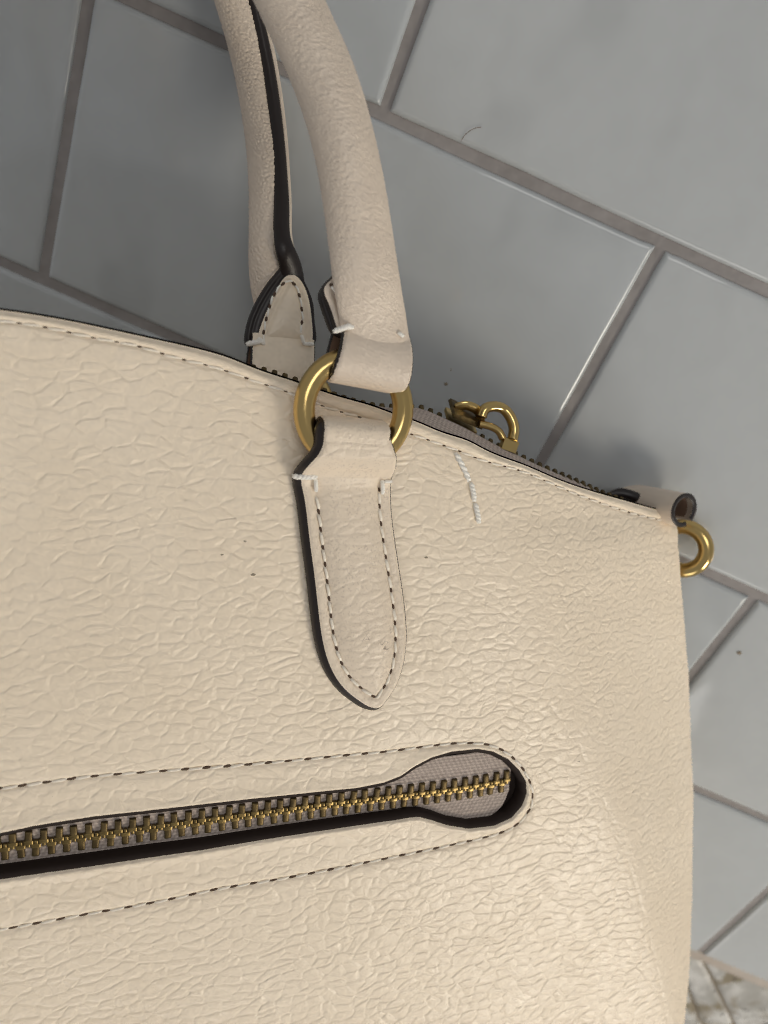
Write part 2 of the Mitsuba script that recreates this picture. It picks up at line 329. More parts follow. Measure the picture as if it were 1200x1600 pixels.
stone([KA, KB, (JC[0] - 0.005, JC[1] - 0.012), (JC[0] - 0.02, JC[1] - 0.05), (KA[0] - 0.06, KA[1] - 0.05), (KA[0] - 0.06, yt), (KA[0] - 0.031, yt)])
(hx, hy), = [(-0.0598,0.0049)]
hair = [(-0.0018, -0.0030, -0.0008), (-0.0015, -0.0012, 0.0002), (-0.0006, 0.0004, 0.0005), (0.0006, 0.0016, 0.0005), (0.0018, 0.0022, 0.0002)]
v, f = tube(spline(np.array(hair) + [hx, hy, 0], 16)[0], 0.00007, 6)
put('hair_strand', v, f, 'brown_lining', bag=False, label='short dark hair lying across the grout line right of the handles', cat='hair')
for (sx, sy0), rr in zip([(-0.0385,-0.0594),(0.0882,-0.1032),(-0.0389,-0.0548)], (0.0006, 0.0008, 0.0003)):
    m = trimesh.creation.icosphere(2, rr); v = m.vertices * [1, 0.8, 0.35] * (1 + 0.25 * (nz(*(m.vertices / rr).T) - 0.5))[:, None] + [sx, sy0, 0.0002]
    put('dirt_speck', v, m.faces, 'speck_brown', bag=False, group='dirt specks on the tiles', cat='speck', label={0: 'tiny brown speck on the tile left of the zip pull', 1: 'tiny brown speck on the tile right of the bag edge', 2: 'faintest smallest speck, just above another on the tile by the handle'}[used.get('dirt_speck', 0)])

# ---------------------------------------------------------------- the handbag
BAG = 'handbag'
labels[BAG] = {'label': 'cream pebbled leather handbag with brass rings and black painted edges', 'category': 'handbag'}
def part(p): return f'{BAG}__{p}'
CREASE_Y, CREASE_X = ([-183.73, -158.79, -146.42, -128.94, -114.97, -94.32, -77.03, -58.15, -48.06, -36.18, -25.61, -17.1, -9.95, -2.36, 6.97, 16.77], [112.23, 104.13, 99.82, 93.43, 87.48, 78.56, 67.71, 57.18, 51.84, 46.25, 40.97, 37.14, 32.46, 24.4, 21.34, 17.98])
CREASE_Y, CREASE_X = np.array(CREASE_Y), np.array(CREASE_X)
def wrap(x, y):
    """how far the surface lies behind the front plane: right of the fold it turns into the gusset"""
    d = x - np.interp(y, CREASE_Y, CREASE_X)
    t = np.clip((y + 165) / 180, 0, 1)
    s, r, q = 0.42 - 0.31 * t**0.8, 5.0 + 6 * t, 0.0044 - 0.0027 * t
    return s * (np.sqrt(d * d + r * r) + d) / 2 + q * np.maximum(d, 0)**2
TOP = np.array([(-78.77,38.51,-0.05),(-69.97,37.83,-0.05),(-60.78,36.64,-0.05),(-53.13,35.50,-0.05),(-44.17,34.13,-0.08),(-35.88,32.38,-0.08),(-30.51,30.62,-0.08),(-22.19,28.43,-0.10),(-14.12,26.19,-0.12),(-8.80,24.99,-0.12),(-3.33,23.76,-0.15),(0.41,22.64,-0.18),(6.63,20.94,-0.25),(13.93,18.54,-0.43),(21.56,16.49,-0.85),(23.94,15.47,-1.05),(30.55,13.09,-1.75),(37.71,11.07,-2.80),(45.59,8.44,-4.20),(60.38,4.26,-7.58),(74.36,1.04,-11.68),(85.11,-1.42,-15.43),(100.62,-4.74,-21.03)])
SEAM = np.array([(-78.82,36.52,-0.05),(-73.12,36.15,-0.05),(-66.82,35.32,-0.05),(-62.19,34.58,-0.05),(-54.09,33.56,-0.05),(-47.16,31.89,-0.08),(-38.97,30.36,-0.08),(-30.42,27.97,-0.08),(-23.77,26.17,-0.10),(-15.29,23.43,-0.10),(-10.41,22.18,-0.12),(-4.96,20.92,-0.15),(0.17,19.39,-0.18),(8.33,17.33,-0.28),(14.85,15.43,-0.45),(19.51,14.03,-0.65),(24.56,12.42,-1.03),(35.45,9.97,-2.40),(42.51,7.83,-3.58),(53.35,4.14,-5.80),(61.99,1.62,-7.98),(85.18,-4.31,-14.98),(99.29,-6.86,-19.88)])
SIDE = np.array([(100.61,-4.93,-20.98),(101.52,-14.44,-19.43),(105.38,-26.19,-20.38),(109.86,-39.66,-21.40),(114.42,-56.05,-21.90),(116.35,-73.47,-19.98),(117.33,-100.65,-14.80),(118.07,-128.48,-10.80),(117.67,-145.73,-8.18),(117.12,-156.01,-6.50),(115.13,-169.05,-3.80)])
SLOT = np.array([(-81.20,-68.63,0.00),(-74.79,-67.97,0.00),(-62.28,-67.54,0.00),(-41.27,-68.03,0.00),(-24.24,-68.43,0.00),(-2.12,-68.87,0.00),(4.49,-68.36,0.00),(8.82,-67.18,0.00),(12.43,-65.03,0.00),(16.98,-63.13,0.00),(22.55,-62.20,0.00),(29.77,-62.30,0.00),(34.30,-63.53,0.00),(39.06,-66.23,0.00),(42.88,-69.97,0.00),(45.17,-73.38,0.00),(45.73,-76.80,0.00),(44.73,-80.21,0.00),(41.77,-83.34,0.00),(36.75,-84.84,0.00),(29.22,-84.54,0.00),(22.83,-82.57,0.00),(18.35,-80.46,0.00),(14.88,-79.06,0.00),(12.06,-78.83,0.00),(9.30,-78.96,0.00),(-1.53,-78.93,0.00),(-23.85,-79.09,0.00),(-39.48,-79.41,0.00),(-52.32,-79.24,0.00),(-62.32,-79.30,0.00),(-72.70,-79.22,0.00),(-81.44,-79.21,0.00)])[:, :2]
POCKET_SEAM = np.array([(-80.97,-58.57,0.00),(-63.54,-58.14,0.00),(-44.80,-58.93,0.00),(-24.55,-59.78,0.00),(-2.64,-60.03,0.00),(6.13,-60.18,0.00),(15.34,-60.01,0.00),(22.72,-60.03,0.00),(28.51,-60.49,0.00),(33.57,-61.66,0.00),(38.29,-64.15,0.00),(42.68,-68.11,0.00),(46.09,-72.95,0.00),(47.77,-77.63,0.00),(47.61,-81.55,0.00),(45.22,-84.79,0.00),(42.69,-86.67,0.00),(38.56,-87.73,0.00),(29.58,-88.57,0.00),(19.39,-89.14,0.00),(10.04,-89.60,0.00),(-0.87,-90.09,0.00),(-24.52,-90.65,0.00),(-35.12,-90.59,0.00),(-45.89,-91.09,0.00),(-62.36,-91.34,0.00),(-73.51,-91.52,0.00),(-79.97,-91.62,0.00)])[:, :2]
XL, XR = -230.0, float(TOP[-1, 0])
SLOT = np.vstack([[XL + 60, SLOT[0, 1]], SLOT, [XL + 60, SLOT[-1, 1]]])
SLOT[1:-1] = SLOT[1:-1]
SLOT = np.array(shapely.Polygon(SLOT).buffer(-0.25).buffer(0.5).buffer(-0.25).exterior.coords)[:-1]
POCKET_SEAM = np.vstack([[XL + 62, POCKET_SEAM[0, 1]], POCKET_SEAM, [XL + 62, POCKET_SEAM[-1, 1]]])
YB = -236.0
tx = np.r_[XL, -150, TOP[:, 0]]; ty = np.r_[TOP[0, 1] - 3, TOP[0, 1] + 0.3, TOP[:, 1]]
top_of = CubicSpline(tx, ty, bc_type='natural')
sy = np.r_[SIDE[::-1, 1]]; sx_ = np.r_[SIDE[::-1, 0]]
sy = np.r_[YB, -200, sy]; sx_ = np.r_[sx_[0] + 4, sx_[0] + 2, sx_]
side_of = lambda y: np.interp(y, sy, sx_)
seam_x = np.r_[XL, -150, SEAM[:, 0]]; seam_y = np.r_[SEAM[0, 1] - 3, SEAM[0, 1] + 0.3, SEAM[:, 1]]
seam_of = CubicSpline(seam_x, seam_y, bc_type='natural')

def soft(x, y):
    """the panel's slow swells and dents"""
    s = 2.2 * (fb(x / 60, y / 60, 0.7, octaves=2, seed=5) - 0.5)
    s += -1.0 * np.exp(-((x + 14) / 6)**2 - ((y + 8) / 22)**2)      # dip beside the tab
    return s * np.clip((seam_of(np.minimum(x, XR)) - y) / 12, 0, 1)
def base_z(x, y):
    x, y = np.asarray(x, float), np.asarray(y, float)
    p = np.stack([x.ravel(), y.ravel()], 1)
    ds = dist_to(p, POCKET_SEAM, False).reshape(x.shape); dl = dist_to(p, SLOT).reshape(x.shape)
    dt = y - seam_of(np.minimum(x, XR))
    z = -wrap(x, y) + soft(x, y)
    z += -0.40 * np.exp(-(ds / 0.55)**2) - 0.22 * np.exp(-(ds / 1.6)**2)
    z += 0.55 * np.exp(-(dl / 2.2)**2) - 0.75 * np.exp(-(dl / 0.45)**2)
    z += -0.42 * np.exp(-(dt / 0.55)**2) - 0.2 * np.exp(-(dt / 1.8)**2)
    te = np.clip(top_of(np.minimum(x, XR)) - y, 0, None)
    z += np.where(dt > 0, 0.25, 0) * np.clip(dt / 0.8, 0, 1) - 1.1 * np.exp(-(te / 0.8)**2)
    return z
xs = np.r_[np.arange(XL, -95, 1.6), np.arange(-95, -82, 0.7)]
sfrac = np.linspace(0, 1, 840)
ts = np.r_[np.linspace(0, 0.30, 70)[:-1], np.linspace(0.30, 1, 940)]
nX = len(xs) + len(sfrac)
yy = np.empty((nX, len(ts))); xx = np.empty_like(yy)
yy[:] = YB + ts[None] * 270
for _ in range(8):
    xr = side_of(yy)
    xx[:len(xs)] = xs[:, None]
    xx[len(xs):] = -82 + sfrac[:, None] * (xr[len(xs):] + 82)
    yy = YB + ts[None] * (top_of(np.minimum(xx, XR)) - YB)
pz = base_z(xx, yy)
g_u = xx + 0.35 * wrap(xx, yy)
fine = np.clip((xx - np.interp(yy, CREASE_Y, CREASE_X)) / 14 + 0.2, 0, 1)
dt_ = yy - seam_of(np.minimum(xx, XR))
flat = np.clip(1 - 0.45 * np.exp(-((dt_ - 2) / 2.0)**2), 0, 1)
gr = grain(g_u, yy, 1.0, 1) * (1 - fine) + grain(g_u * 1.05, yy, 0.78, 21, 1.45) * fine
slotd = dist_to(np.stack([xx.ravel(), yy.ravel()], 1), SLOT).reshape(xx.shape)
pz = pz + gr * flat * np.clip(slotd / 1.0, 0.25, 1)
crd = np.abs(xx - np.interp(yy, CREASE_Y, CREASE_X))
pz += -0.08 * np.exp(-(crd / 0.6)**2) * np.clip((-yy - 20) / 70, 0, 1) * (0.5 + nz(yy / 7, 0.0, 0.0))
p3 = np.stack([xx, yy, pz], -1).reshape(-1, 3)
ok = ~shapely.contains_xy(Polygon(SLOT), p3[:, 0], p3[:, 1])
pv, pf, ids = snap(p3, quads(*xx.shape), ok, SLOT)
moved = np.abs(pv[:, :2] - p3[ids, :2]).sum(1) > 1e-9
pv[moved, 2] = base_z(pv[moved, 0], pv[moved, 1])
# hems: top edge and right edge roll backwards, and the side goes back to the rear panel
pf = up_faces(pv, pf)
put(part('front_panel'), pv, pf, 'cream_leather', label='cream pebbled leather front with a slanted pocket slot')
grid = np.stack([xx, yy, pz], -1)
te = grid[:, -1]; 
hem = [te, te + [0, 0.40, -0.2], te + [0, 0.30, -1.2], te + [0, -0.4, -1.9], te + [0, -3.0, -2.1], te + [0, -14, -3.0]]
v, nr, nc = lattice(hem[:3])
put(part('top_edge_paint'), v, quads(nr, nc, flip=True), 'black_edge')
v, nr, nc = lattice(hem[2:])
put(part('front_facing'), v, quads(nr, nc, flip=True), 'dark_lining')
def THICK(y, x=0.0):
    flo = ((BO[2] * 1000 + x * BX[2] + y * BY[2]) / BZ[2]) - 2.0     # down to the floor it lies on
    t = np.clip((10 - y) / 130, 0, 1); t = t * t * (3 - 2 * t)
    return np.minimum(34 * (1 - t) + flo * t, flo)
re_ = grid[-1]
th = np.maximum(THICK(re_[:, 1], re_[:, 0]) - (-re_[:, 2]), 6)
turn = [re_, re_ + [0.25, 0, -0.7], re_ + [0.2, 0, -1.8], re_ + np.stack([-1.0 + 0 * th, 0 * th, -0.35 * th], 1), re_ + np.stack([-8 + 0 * th, 0 * th, -0.75 * th], 1), re_ + np.stack([-16 + 0 * th, 0 * th, -th], 1)]
v, nr, nc = lattice(turn)
put(part('side_gusset'), v, quads(nr, nc), 'cream_leather')
# rear panel, bottom and left end, plain
bx = np.linspace(XL, 1, 60); tb = np.linspace(0, 1, 50)
BXg = XL + np.linspace(0, 1, 60)[:, None] * (side_of(YB + tb[None] * 250) - 16 - XL)
BYg = YB + tb[None] * (top_of(np.minimum(BXg, XR)) - 6 - YB)
v = np.stack([BXg, BYg, -THICK(BYg, BXg)], -1).reshape(-1, 3)
put(part('back_panel'), v, quads(60, 50, flip=True), 'cream_leather')
fb_, bb_ = grid[:, 0], np.stack([np.interp(np.linspace(0, 1, nX), np.linspace(0, 1, 60), BXg[:, 0]), np.full(nX, YB), -THICK(YB, np.interp(np.linspace(0, 1, nX), np.linspace(0, 1, 60), BXg[:, 0]))], 1)
v, nr, nc = lattice([fb_, bb_])
put(part('base_panel'), v, quads(nr, nc), 'cream_leather')
le = grid[0]; lb = np.stack([0 * le[:, 0] + XL, np.minimum(le[:, 1], BYg[0, -1]), -THICK(le[:, 1], XL)], 1)
v, nr, nc = lattice([lb, le])
put(part('side_gusset'), v, quads(nr, nc), 'cream_leather')

def surf_z(x, y): return base_z(np.atleast_1d(x), np.atleast_1d(y))
# seam stitches along the top hem
q = np.column_stack([np.linspace(-84, XR - 1.5, 500), seam_of(np.linspace(-84, XR - 1.5, 500))])
stitch_row(part('front_panel__stitch'), q, 4.4, 'thread', lambda x, y: surf_z(x, y) - 0.02, r=0.30, lift=0.12, hole=0.17, fill=0.84, seed=5)

SPOTS = np.array([(-31.66,-6.54,-0.08),(-36.54,-9.46,-0.08),(-29.60,-14.09,-0.08),(11.44,-11.03,-0.18),(23.06,-82.67,-0.10),(61.50,-69.62,-0.75)])
for i_, (x, y, z) in enumerate(SPOTS):
    m = trimesh.creation.icosphere(2, (0.24, 0.26, 0.42, 0.34, 0.2, 0.22)[i_]); v = m.vertices * [1.3, 0.7, 0.3]
    put(part('front_panel__stain_speck'), v + [x, y, float(surf_z(x, y)[0]) + 0.02], m.faces, 'speck_brown')

# ---- front pocket: dark slot walls, tape, teeth, stitches
v, f = rim(SLOT, [(0.12, lambda o: base_z(o[:, 0], o[:, 1]) + 0.05), (-0.5, lambda o: base_z(o[:, 0], o[:, 1]) - 0.12), (-1.15, lambda o: base_z(o[:, 0], o[:, 1]) - 0.75), (-1.3, -2.2), (-1.3, -4.1)], 0.5)
put(part('pocket_slot'), v, f[:, ::-1], 'dark_lining')
poly = shapely.Polygon(SLOT).buffer(4)
bx0, by0, bx1, by1 = poly.bounds
put(part('pocket_slot__backing'), [(bx0, by0, -4.2), (bx1, by0, -4.2), (bx1, by1, -4.2), (bx0, by1, -4.2)], [(0, 1, 2), (0, 2, 3)], 'dark_lining', smooth=False)
ZIPZ = -3.2
zl = np.array([(-79.08,-73.69,-2.00),(-68.91,-73.78,-2.00),(-42.99,-73.80,-2.00),(-1.20,-73.92,-2.00),(19.59,-74.27,-2.00),(41.28,-73.63,-2.00)])
yc = CubicSpline(np.r_[-170, zl[:, 0]], np.r_[zl[0, 1], zl[:, 1]])
xe = zl[-1, 0] + 0.5
POCKETZIP = part('pocket_zipper')
for sgn in (1, -1):
    X = np.linspace(-170, xe, 700); V = np.linspace(0, 1, 16)
    w = 9.5 * np.sqrt(np.clip(1 - (np.maximum(X - xe + 7.0, 0) / 7.3)**2.4, 0.004, 1))
    Y = yc(X)[:, None] + sgn * (0.15 + V[None] * w[:, None])
    Z = ZIPZ + 0.25 * np.exp(-((V[None] * w[:, None] - 2.9) / 0.8)**2) + 0.35 * np.clip(V[None] * w[:, None] - 3, 0, 4) / 4 + 0 * X[:, None]
    v = np.stack([np.broadcast_to(X[:, None], Y.shape), Y, Z], -1).reshape(-1, 3)
    uv = np.stack([(v[:, 0] * 0.75 + sgn * v[:, 1] * 0.45), (v[:, 1] * 1.15)], 1)
    put(f'{POCKETZIP}__tape', v, up_faces(v, quads(*Y.shape)), 'zip_tape', uv=uv)
def bar(sx, sy, sz):
    """a tooth's bar with a rounded back"""
    p = []
    for an in np.linspace(0, np.pi, 7):
        x, z = sx * np.cos(an), sz * (0.72 + 0.28 * np.sin(an))
        p += [(x, -sy * 0.9, z * 0.8), (x, sy * 0.9, z * 0.8), (x * 0.9, -sy * 0.72, z), (x * 0.9, sy * 0.72, z), (x * 0.7, sy, z * 0.4), (x * 0.7, -sy, z * 0.4)]
    p += [(a * sx, b * sy * 0.9, -sz) for a in (-1, 1) for b in (-1, 1)]
    return hull(p)
def tooth():
    a = bar(0.74, 1.5, 0.55); b = bar(1.0, 0.5, 0.4); c = bar(0.42, 0.8, 0.4)
    return [(a[0] + [0, 1.6, 0], a[1]), (b[0] + [0, 0.45, 0.22], b[1]), (c[0] + [0, 0.0, 0.05], c[1])]
TOOTH = tooth(); rz = np.random.default_rng(2)
k = 0; x = xe - 1.2
while x > -96:
    for sgn in (1, -1):
        xt = x - (0 if sgn > 0 else 1.535)
        sl = float(yc(xt, 1)); a = math.atan(sl) + rz.normal(0, 0.035)
        ms, heads = [], []
        for i_, (v, f) in enumerate(TOOTH):
            v = v * [1, sgn, 1]; f = f if sgn > 0 else f[:, ::-1]
            ca, sa = math.cos(a), math.sin(a)
            (heads if i_ else ms).append((np.column_stack([xt + v[:, 0] * ca - v[:, 1] * sa, yc(xt) + v[:, 0] * sa + v[:, 1] * ca, v[:, 2] + ZIPZ + 0.55]), f))
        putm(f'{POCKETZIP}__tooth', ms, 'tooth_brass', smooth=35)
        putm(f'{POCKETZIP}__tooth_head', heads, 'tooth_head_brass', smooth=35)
    x -= 3.07
PS = POCKET_SEAM[POCKET_SEAM[:, 0] > -170]
PS = spline(np.vstack([[-95, np.interp(-95, PS[[0, 1], 0], PS[[0, 1], 1])], PS[1:-1], [-95, PS[-1, 1] - 0.0]]), 600)[0]
stitch_row(part('pocket_slot__stitch'), PS, 4.75, 'thread', surf_z, r=0.38, lift=0.12, hole=0.36, fill=0.70, seed=8)

# ---- handle tabs, rings, loops
def plate(name, outline, zbase, thick, dome, bsdf, res=0.3, shift=(0.0, 0.0), gk=0.8, gs=0.8, seed=4, groove=2.6, flare=0.35, edge_label=None, tilt=None):
    """a padded leather piece: domed face with grain, black painted edge"""
    out = spline(outline, step=0.4, closed=True)[0]
    p, f, _ = sheet(out, res)
    d = dist_to(p, out)
    k_ = np.clip(1 - (tilt(p[:, 0], p[:, 1]) / 3.0 if tilt else 0 * d), 0, 1)      # the padding ends where the piece bends up
    z = zbase + thick + k_ * (dome * (1 - np.exp(-(np.clip(d - groove, 0, None) / 2.4)**1.6)) - 0.35 * np.exp(-((d - groove) / 0.5)**2)) - 0.35 * np.exp(-(d / 0.35)**2) + (1 - k_) * 0.25 * (1 - np.exp(-d / 1.5))
    z += grain(p[:, 0] + 31 * seed, p[:, 1], gs, seed) * np.clip(d / 1.0, 0, 1) * gk
    if tilt: z += tilt(p[:, 0], p[:, 1])
    v = np.column_stack([p, z])
    k = put(name, v, up_faces(v, f), bsdf)
    tf = (lambda o: tilt(o[:, 0], o[:, 1])) if tilt else (lambda o: 0 * o[:, 0])
    v, f = rim(out, [(-0.12, lambda o: zbase + thick - 0.36 + tf(o)), (0.1, lambda o: zbase + thick - 0.42 + tf(o)), (flare * 0.7, lambda o: zbase + thick * 0.55 + tf(o)), (flare, lambda o: zbase + thick * 0.1 + tf(o)), (flare * 0.6, lambda o: zbase - 0.4 + tf(o))], 0.4)
    v = v.reshape(5, -1, 3); v[2:, :, :2] += np.asarray(shift) * np.array([0.75, 1.0, 1.0])[:, None, None]; v = v.reshape(-1, 3)
    put(name + '__painted_edge', v, f, 'black_edge')
    return out, lambda x, y: zbase + thick - 0.2 + 0 * np.asarray(x) + (tilt(x, y) if tilt else 0)
def inset(path, d):
    g = shapely.Polygon(path).buffer(-d); return np.array(g.exterior.coords)
def open_at_top(path, ytop):
    """the inset outline from its right top down round the tip to its left top"""
    p = even(path[:-1], 0.2, True); i = np.argmax(p[:, 1]); p = np.roll(p, -i, 0)
    return p[p[:, 1] < ytop]
TAB = np.array([(-20.56,7.84,2.80),(-19.87,5.05,2.80),(-19.16,1.95,2.80),(-17.97,-5.21,2.80),(-16.40,-13.98,2.80),(-14.71,-24.48,2.80),(-12.97,-32.19,2.80),(-10.56,-37.78,2.80),(-7.40,-41.96,2.80),(-3.60,-45.16,2.80),(-0.63,-46.87,2.80),(0.82,-47.01,2.80),(2.65,-45.38,2.80),(4.71,-42.16,2.80),(6.18,-37.59,2.80),(6.68,-30.91,2.80),(5.55,-21.88,2.80),(3.66,-13.18,2.80),(1.85,-5.13,2.80),(0.58,2.00,2.80),(0.04,7.91,3.20),(-0.32,10.52,5.40),(-1.32,13.96,8.30),(-2.55,16.56,9.60),(-3.80,18.99,9.80),(-10.84,20.09,9.80),(-17.59,19.57,9.80),(-17.62,16.89,9.40),(-18.64,13.46,7.60),(-20.51,9.90,4.60)])[:, :2]
NECK = np.array([(-8.04,4.15,2.80),(-8.20,6.32,2.90),(-8.60,8.45,3.80),(-9.58,10.84,7.00),(-10.21,13.42,9.00),(-10.55,16.05,9.60),(-10.78,19.02,9.80)])
NECK = NECK[np.argsort(NECK[:, 1])]
def neck_lift(x, y): return np.where(y < NECK[0, 1], 0.0, np.interp(y, NECK[:, 1], np.maximum(NECK[:, 2] - 2.8, 0)))
tab_out, tab_z = plate(part('handle_tab'), TAB, 0.2, 2.6, 1.3, 'tab_leather', seed=4, flare=1.1, shift=(-0.45, -0.15), gs=0.8, gk=1.0, tilt=neck_lift)
ti = open_at_top(inset(tab_out, 2.7), float(NECK[0, 1]) + 1.4)
stitch_row(part('handle_tab__stitch'), ti, 4.05, 'thread', tab_z, r=0.40, lift=0.2, hole=0.30, fill=0.76, seed=9)

def loop_strip(name, prof, width, thick, M, bsdf, gs=0.5, seed=6, widths=(1, 1)):
    """a leather strip bent along the profile (y,z), width along x, placed by M (3x4 in bag mm)"""
    P, D = spline(prof, step=0.25)
    D /= np.linalg.norm(D, axis=1, keepdims=True); Nn = np.stack([-D[:, 1], D[:, 0]], 1)
    if (Nn * (P - P.mean(0))).sum() < 0: Nn = -Nn
    s = np.linspace(-1, 1, 56); n = len(P)
    L = np.arange(n) * 0.25
    edge = np.clip((np.abs(s) - 0.9) / 0.1, 0, 1)
    hw = width / 2 * np.interp(np.linspace(0, 1, n), np.linspace(0, 1, len(widths)), widths)
    g = grain(np.broadcast_to(s * width / 2, (n, 56)) + 70, np.broadcast_to(L[:, None], (n, 56)) + 13 * seed, 0.3, seed) * 2.0
    h = g - 0.45 * edge[None]**2
    def place(a, off): return (np.stack([a, P[:, 0][:, None] + Nn[:, :1] * off, P[:, 1][:, None] + Nn[:, 1:] * off], -1).reshape(-1, 3)) @ M[:, :3].T + M[:, 3]
    a = hw[:, None] * s[None]
    outer = place(a, h)
    f = quads(n, 56); vn = np.cross(outer[f[:, 1]] - outer[f[:, 0]], outer[f[:, 2]] - outer[f[:, 0]])
    want = np.repeat(Nn, 55, 0)[:len(f) // 2] if False else None
    c = outer[f].mean(1); cen = np.array([0, *P.mean(0)]) @ M[:, :3].T + M[:, 3]
    if (vn * (c - cen)).sum() < 0: f = f[:, ::-1]
    put(name, outer, f, bsdf)
    inner = place(a[:, ::11], np.full((n, 6), -thick))
    put(name + '__lining', inner, quads(n, 6), 'brown_lining')
    for sg in (-1, 1):
        e = [place(hw[:, None] * sg, np.full((n, 1), o)) + (M[:, 0] * sg * b) for o, b in ((-0.40, -0.1), (-0.55, 0.12), (-0.5 * thick, 0.3), (-thick + 0.1, 0.2), (-thick, -0.2))]
        v, nr, nc = lattice(e)
        put(name + '__painted_edge', v, quads(nr, nc), 'dark_edge_two')
scene['dark_edge_two'] = {'type': 'twosided', 'bsdf': scene['black_edge']}
def frame(origin, ang=0.0, yaw=0.0, pitch=0.0):
    ca, sa = math.cos(ang), math.sin(ang); cy, sy2 = math.cos(yaw), math.sin(yaw); cp, sp = math.cos(pitch), math.sin(pitch)
    Rm = np.array([[ca, -sa, 0], [sa, ca, 0], [0, 0, 1]]) @ np.array([[cy, 0, sy2], [0, 1, 0], [-sy2, 0, cy]]) @ np.array([[1, 0, 0], [0, cp, -sp], [0, sp, cp]])
    return np.column_stack([Rm, np.asarray(origin, float)])
RC = np.array([(-9.84,23.13,4.60)])[0]
RR = 11.1
def ring(name, c, R, r, M, bsdf='brass', n=96, arc=None):
    a = np.linspace(0, 2 * np.pi, n, endpoint=False)
    P = np.stack([R * np.cos(a), R * np.sin(a), 0 * a], 1)
    ph = np.arange(28) * 2 * np.pi / 28
    v = (P[:, None] + r * (np.cos(ph)[None, :, None] * (P / R)[:, None] + np.sin(ph)[None, :, None] * np.array([0, 0, 1.0]))).reshape(-1, 3)
    f = quads(n, 28, wrap_c=True, wrap_r=True)
    if trimesh.Trimesh(v, f, process=False).volume < 0: f = f[:, ::-1]
    return put(name, v @ M[:, :3].T + M[:, 3], f, bsdf)
ring(part('handle_ring'), RC, RR, 2.3, frame(RC, 0.0, 0.0, 0.0), 'brass')
labels[part('handle_ring')] = {'label': 'brass ring between handle loop and stitched tab'}
# loop of the handle over the ring's top
wt = RC + [0.6, RR, 0]
prof = [(9.5, -0.6), (7.0, 2.2), (4.4, 4.6), (0.8, 6.0), (-3.0, 5.4), (-5.6, 2.8), (-6.3, -0.6), (-5.0, -3.8), (-1.5, -5.2), (3, -4.6), (7, -2.6)]
lo = np.array([(-7.11,33.62,10.00)])[0]
loop_strip(part('handle__loop'), prof, 16.6, 2.2, frame([lo[0], RC[1] + RR - 0.2, RC[2] - 0.5], -0.12), 'handle_leather', seed=6, widths=(0.84, 0.92, 1.0, 1.0, 0.98, 0.96))
Ye, Yw, Zw = float(TAB[:, 1].max()) - 0.5, RC[1] - RR, RC[2]
prof = [(Ye - 3.2 - Yw, 9.75 - Zw), (Ye - 1.6 - Yw, 10.2 - Zw), (Ye - 0.1 - Yw, 10.15 - Zw), (Ye + 1.2 - Yw, 9.1 - Zw), (Ye + 1.9 - Yw, 7.0 - Zw), (Ye + 2.0 - Yw, 4.6 - Zw), (Ye + 0.8 - Yw, 2.2 - Zw), (Ye - 2.5 - Yw, 1.0 - Zw), (Ye - 6.5 - Yw, 0.8 - Zw)]
nx_ = (TAB[-6, 0] + TAB[-4, 0]) / 2 if False else float(np.array([(-10.81,19.55,9.80)])[0][0])
loop_strip(part('handle_tab__loop'), prof, 14.6, 1.6, frame([nx_, Yw, Zw], -0.05), 'tab_leather', seed=7, widths=(0.98, 1.0, 1.0, 1.0, 1.0, 1.0))

# ---- handles
def handle(name, C, half, bsdf, seed, gs=0.25, squash=None):
    P, D = spline(C, step=0.25); keep = np.r_[np.arange(0, min(520, len(P))), np.arange(520, len(P), 6)]; ix = keep * 0.25; N0 = len(P); P, D = P[keep], D[keep]; n = len(P)
    s = keep / (N0 - 1); sc = np.linspace(0, 1, len(half))
    hw = np.interp(s, sc, [h[0] for h in half]); ht = np.interp(s, sc, [h[1] for h in half])
    t = D / np.linalg.norm(D, axis=1, keepdims=True)
    a = np.cross(t, [0, 0, 1.0]); a /= np.linalg.norm(a, axis=1, keepdims=True); b = np.cross(a, t)
    m = 170; ph = np.arange(m) * 2 * np.pi / m
    L = ix[:, None]; U = ph[None] * 6.5
    wr = cells((U * 1.0 + 0.6 * nz(U / 2, L / 2, 0.0)) + 0 * L, L + 1.2 * (nz(U / 5, L / 5, 3.0) - 0.5) + 0 * U, 3.1, 1.25, seed)
    env = np.clip(np.minimum(ph, 2 * np.pi - ph) / 0.5, 0, 1)
    h = grain(U + 0 * L + 3, L + 0 * U, gs, seed) * 4.0 - 0.09 * np.clip(2 * wr[1] - 0.8, 0, 1) * np.exp(-(wr[0] / 0.22)**2)
    h = h * env[None] + 0.12 * (nz(L / 9, U / 6 * env, 1.0, seed=seed) - 0.5)
    v = P[:, None] + ((hw[:, None] + h) * np.cos(ph))[..., None] * a[:, None] + ((ht[:, None] + h) * np.sin(ph))[..., None] * b[:, None]
    f = quads(n, m, wrap_c=True)
    v = v.reshape(-1, 3)
    if trimesh.Trimesh(v, f, process=False).volume < 0: f = f[:, ::-1]
    put(name, v, f, bsdf)
    return P, t, a, b, hw, ht
